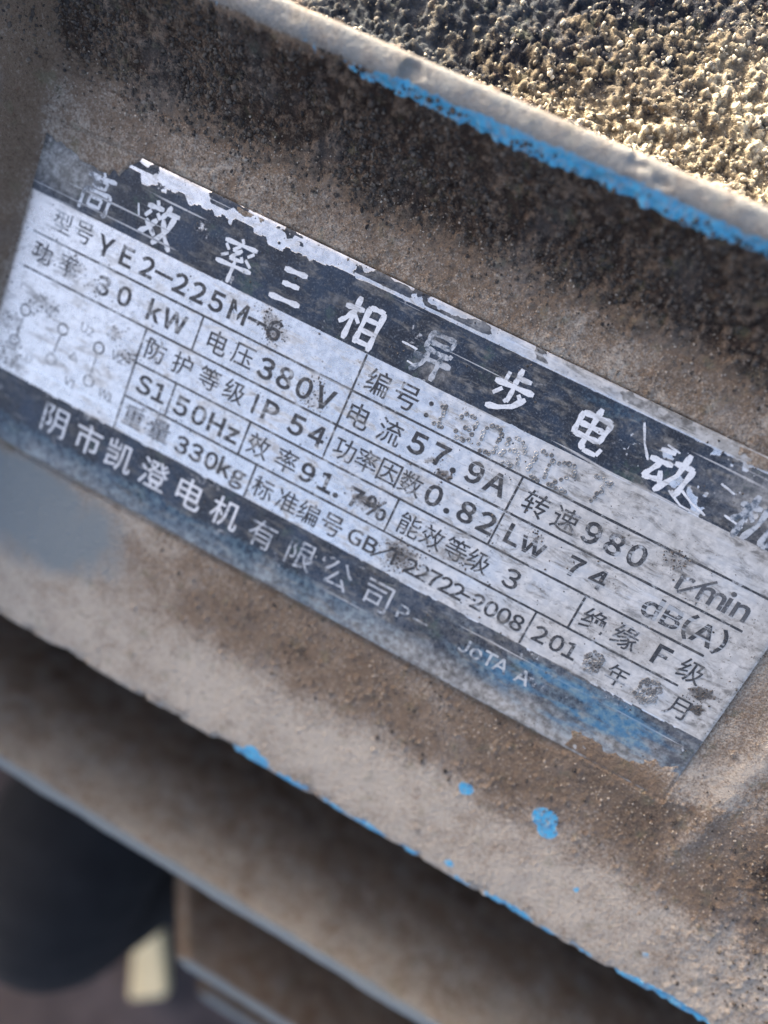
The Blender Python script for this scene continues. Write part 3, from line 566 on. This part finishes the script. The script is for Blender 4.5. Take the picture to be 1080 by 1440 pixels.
# punched serial number: each dot a shallow crater with a raised lip
M_dot = plate_nodes('punched_metal', ((0.10, 0.095, 0.09), (0.46, 0.45, 0.43), .44, .60))
DOT = {'1': ['00100', '01100', '00100', '00100', '00100', '00100', '01110'], '3': ['01110', '10001', '00001', '00110', '00001', '10001', '01110'], '0': ['01110', '10001', '10001', '10001', '10001', '10001', '01110'],
       '8': ['01110', '10001', '10001', '01110', '10001', '10001', '01110'], '2': ['01110', '10001', '00001', '00010', '00100', '01000', '11111'], '7': ['11111', '00001', '00010', '00010', '00100', '00100', '00100']}
def crater(V, Fc, x, y, r, seg=10):
    o = len(V); z0 = float(plate_z(x, y))
    prof_ = ((r * 1.15, .02), (r * .95, .13), (r * .7, .10), (r * .25, -.02))
    for rr, dz in prof_:
        for k in range(seg):
            a = 2 * math.pi * k / seg; V.append(((x + rr * math.cos(a)) * S, (y + rr * math.sin(a)) * S, (z0 + dz + .03) * S))
    for q in range(3):
        for k in range(seg): Fc.append((o + q * seg + k, o + q * seg + (k + 1) % seg, o + (q + 1) * seg + (k + 1) % seg, o + (q + 1) * seg + k))
    Fc.append(tuple(o + 3 * seg + k for k in range(seg)))
def punched(chs):
    V, Fc = [], []
    for ch, x, y, hh in chs:
        for r_, row in enumerate(DOT[ch]):
            for c_, v in enumerate(row):
                if v == '1': crater(V, Fc, x + (c_ - 2) * hh / 6 * .95 + rs.normal(0, .13), y + (3 - r_) * hh / 6 + rs.normal(0, .13), .34 + .16 * rs.rand())
    me = bpy.data.meshes.new('punched_digits'); me.from_pydata(V, [], Fc); me.update()
    for p in me.polygons: p.use_smooth = True
    o = link('punched_digits', me, M_dot, plate); o['label'] = 'punched dots of the serial number'
punched([('1', 19.3, 15.6, 4.4), ('3', 24.5, 15.6, 5), ('0', 30.0, 15.6, 5.4), ('8', 35.2, 15.5, 5.4), ('0', 41.2, 15.4, 5.4), ('2', 46.0, 15.6, 5.4), ('7', 53.2, 16.2, 4.6)])
punched([('8', 69.4, -16.0, 4.2), ('0', 81.3, -16.2, 4.8), ('8', 82.2, -15.8, 4.4)])
# crumbs of black dirt stuck to the plate, thickest where it is smudged
pc_ = (gr ** 1.3 * 1.0 + .012 * sst(.5, .75, en_n) + .004 + .25 * (np.exp(-rim / .9)) * sst(.5, .7, en_n)).ravel(); pc_ /= pc_.sum()
nc = 3600; ci = rs.choice(pc_.size, nc, p=pc_)
cx_, cy_ = GX.ravel()[ci] + rs.normal(0, .15, nc), GY.ravel()[ci] + rs.normal(0, .15, nc)
cz_ = plate_z(cx_, cy_); cr_ = .06 + .20 * rs.rand(nc) ** 3
oct_ = np.array([(1, 0, 0), (.3, .95, 0), (-.8, .6, 0), (-.8, -.6, 0), (.3, -.95, 0), (0, 0, .75)], float)
V = (oct_[None] * cr_[:, None, None] * (.65 + .7 * rs.rand(nc, 6, 1))); V[..., 0] += cx_[:, None]; V[..., 1] += cy_[:, None]; V[..., 2] += cz_[:, None] + .03
Fq = [(6 * i + a_, 6 * i + b_, 6 * i + 5) for i in range(nc) for a_, b_ in ((0, 1), (1, 2), (2, 3), (3, 4), (4, 0))]
me = bpy.data.meshes.new('dirt_crumbs'); me.from_pydata([tuple(q) for q in V.reshape(-1, 3) * S], [], Fq); me.update()
kc = NT('black_crumbs'); kc.set('Base Color', kc.mix(kc.rng(kc.noise(900, 2, .5), .4, .65), (0.03, 0.026, 0.023), (0.12, 0.10, 0.085))); kc.set('Roughness', .9)
o = link('dirt_crumbs', me, kc.m, plate); o['kind'] = 'stuff'
bpy.data.objects.remove(tmpo); bpy.data.curves.remove(tmp)

# ---------------------------------------------------------------- things below the motor
def plain(name, c1, c2, scale, rough, bump=.0006):
    k = NT(name); n = k.noise(scale, 5, .65); k.set('Base Color', k.mix(k.rng(n, .35, .68), c1, c2)); k.set('Roughness', rough)
    k.set('Normal', k.bump(k.noise(scale * 6, 4, .7), .6, bump)); return k.m
# black hose down from the barrel, colour deepened to stand for shadow there
M_rub = plain('black_rubber', (0.002, 0.002, 0.003), (0.006, 0.006, 0.007), 60, 1.0)
def lathe(prof_, seg=48):
    a = np.linspace(0, 2 * math.pi, seg + 1); r = np.array([p[0] for p in prof_]); z = np.array([p[1] for p in prof_])
    return np.stack([r[:, None] * np.cos(a)[None], r[:, None] * np.sin(a)[None], np.repeat(z[:, None], seg + 1, 1)], -1)
def frame_pt(p): return POSE @ Vector((p[0] * S, p[1] * S, p[2] * S))
def tube_mesh(name, pts, rad, seg=40):
    pts = [Vector(p) for p in pts]; path = []
    n = len(pts)
    for i in range(n - 1):                                    # Catmull-Rom
        p0, p1, p2, p3 = pts[max(i - 1, 0)], pts[i], pts[i + 1], pts[min(i + 2, n - 1)]
        for t in np.linspace(0, 1, 14, endpoint=False):
            path.append(.5 * ((2 * p1) + (p2 - p0) * t + (2 * p0 - 5 * p1 + 4 * p2 - p3) * t * t + (3 * p1 - p0 - 3 * p2 + p3) * t ** 3))
    path.append(pts[-1]); V = np.zeros((len(path), seg + 1, 3)); ref = Vector((1, 0, 0))
    for i, p in enumerate(path):
        t = (path[min(i + 1, len(path) - 1)] - path[max(i - 1, 0)]).normalized(); u = (ref - t * ref.dot(t)).normalized(); v = t.cross(u)
        for k in range(seg + 1):
            a = 2 * math.pi * k / seg; q = p + (u * math.cos(a) + v * math.sin(a)) * (rad * (1 + .012 * math.sin(i * 1.9))); V[i, k] = q
    return grid_mesh(name, V)
base = frame_pt((-52, -391, -267))
cab = tube_mesh('rubber_hose', [tuple((frame_pt(p) - base) / S) for p in ((-48, -146, -147), (-49, -202, -89), (-50, -246, -81), (-51, -282, -119), (-52, -351, -207), (-52, -394, -273))], 36)
cable = link('rubber_hose', cab, M_rub); cable.location = base
cable['label'] = 'thick black rubber hose, out of focus below the lower cooling fins'; cable['category'] = 'hose'
# pale wooden offcut added for a sunlit sliver, sunlight put into its colour
M_sunlit_wood = plain('sunlit_pale_wood', (0.72, 0.58, 0.33), (0.84, 0.70, 0.42), 40, .8)
bm = bmesh.new(); bmesh.ops.create_cube(bm, size=1)
for v in bm.verts: v.co = Vector((v.co.x * (.024 if v.co.y < 0 else .015), v.co.y * .056, (v.co.z + .5) * .014))
bmesh.ops.bevel(bm, geom=bm.edges[:], offset=.0015, segments=2, affect='EDGES')
me = bpy.data.meshes.new('sunlit_block'); bm.to_mesh(me); bm.free()
blk = link('sunlit_block', me, M_sunlit_wood)
pa, pb_ = frame_pt((-46, -411, -246)), frame_pt((-15.6, -450, -220)); bp = (pa + pb_) / 2
blk.location = (bp.x, bp.y, 0); blk.rotation_euler = (0, 0, math.atan2((pa - pb_).y, (pa - pb_).x) - math.pi / 2)
blk['label'] = 'small pale wooden block added for a sunlit sliver beside the black hose'; blk['category'] = 'wooden block'
# ground
gs = np.concatenate([-np.geomspace(60, .8, 18), np.linspace(-.75, .75, 120), np.geomspace(.8, 60, 18)]) / S
GX_, GY_ = np.meshgrid(gs, gs, indexing='ij')
gz = np.where(np.hypot(GX_, GY_) < 900, 9 * (fbm(GX_, GY_, 90, 401, 4) - .75), -3)
gz = np.minimum(gz, 0)
M_gnd = plain('trodden_earth', (0.045, 0.034, 0.033), (0.095, 0.072, 0.068), 25, .95, .004)
g = link('ground', grid_mesh('ground', np.stack([GX_, GY_, gz], -1)), M_gnd); g['kind'] = 'structure'
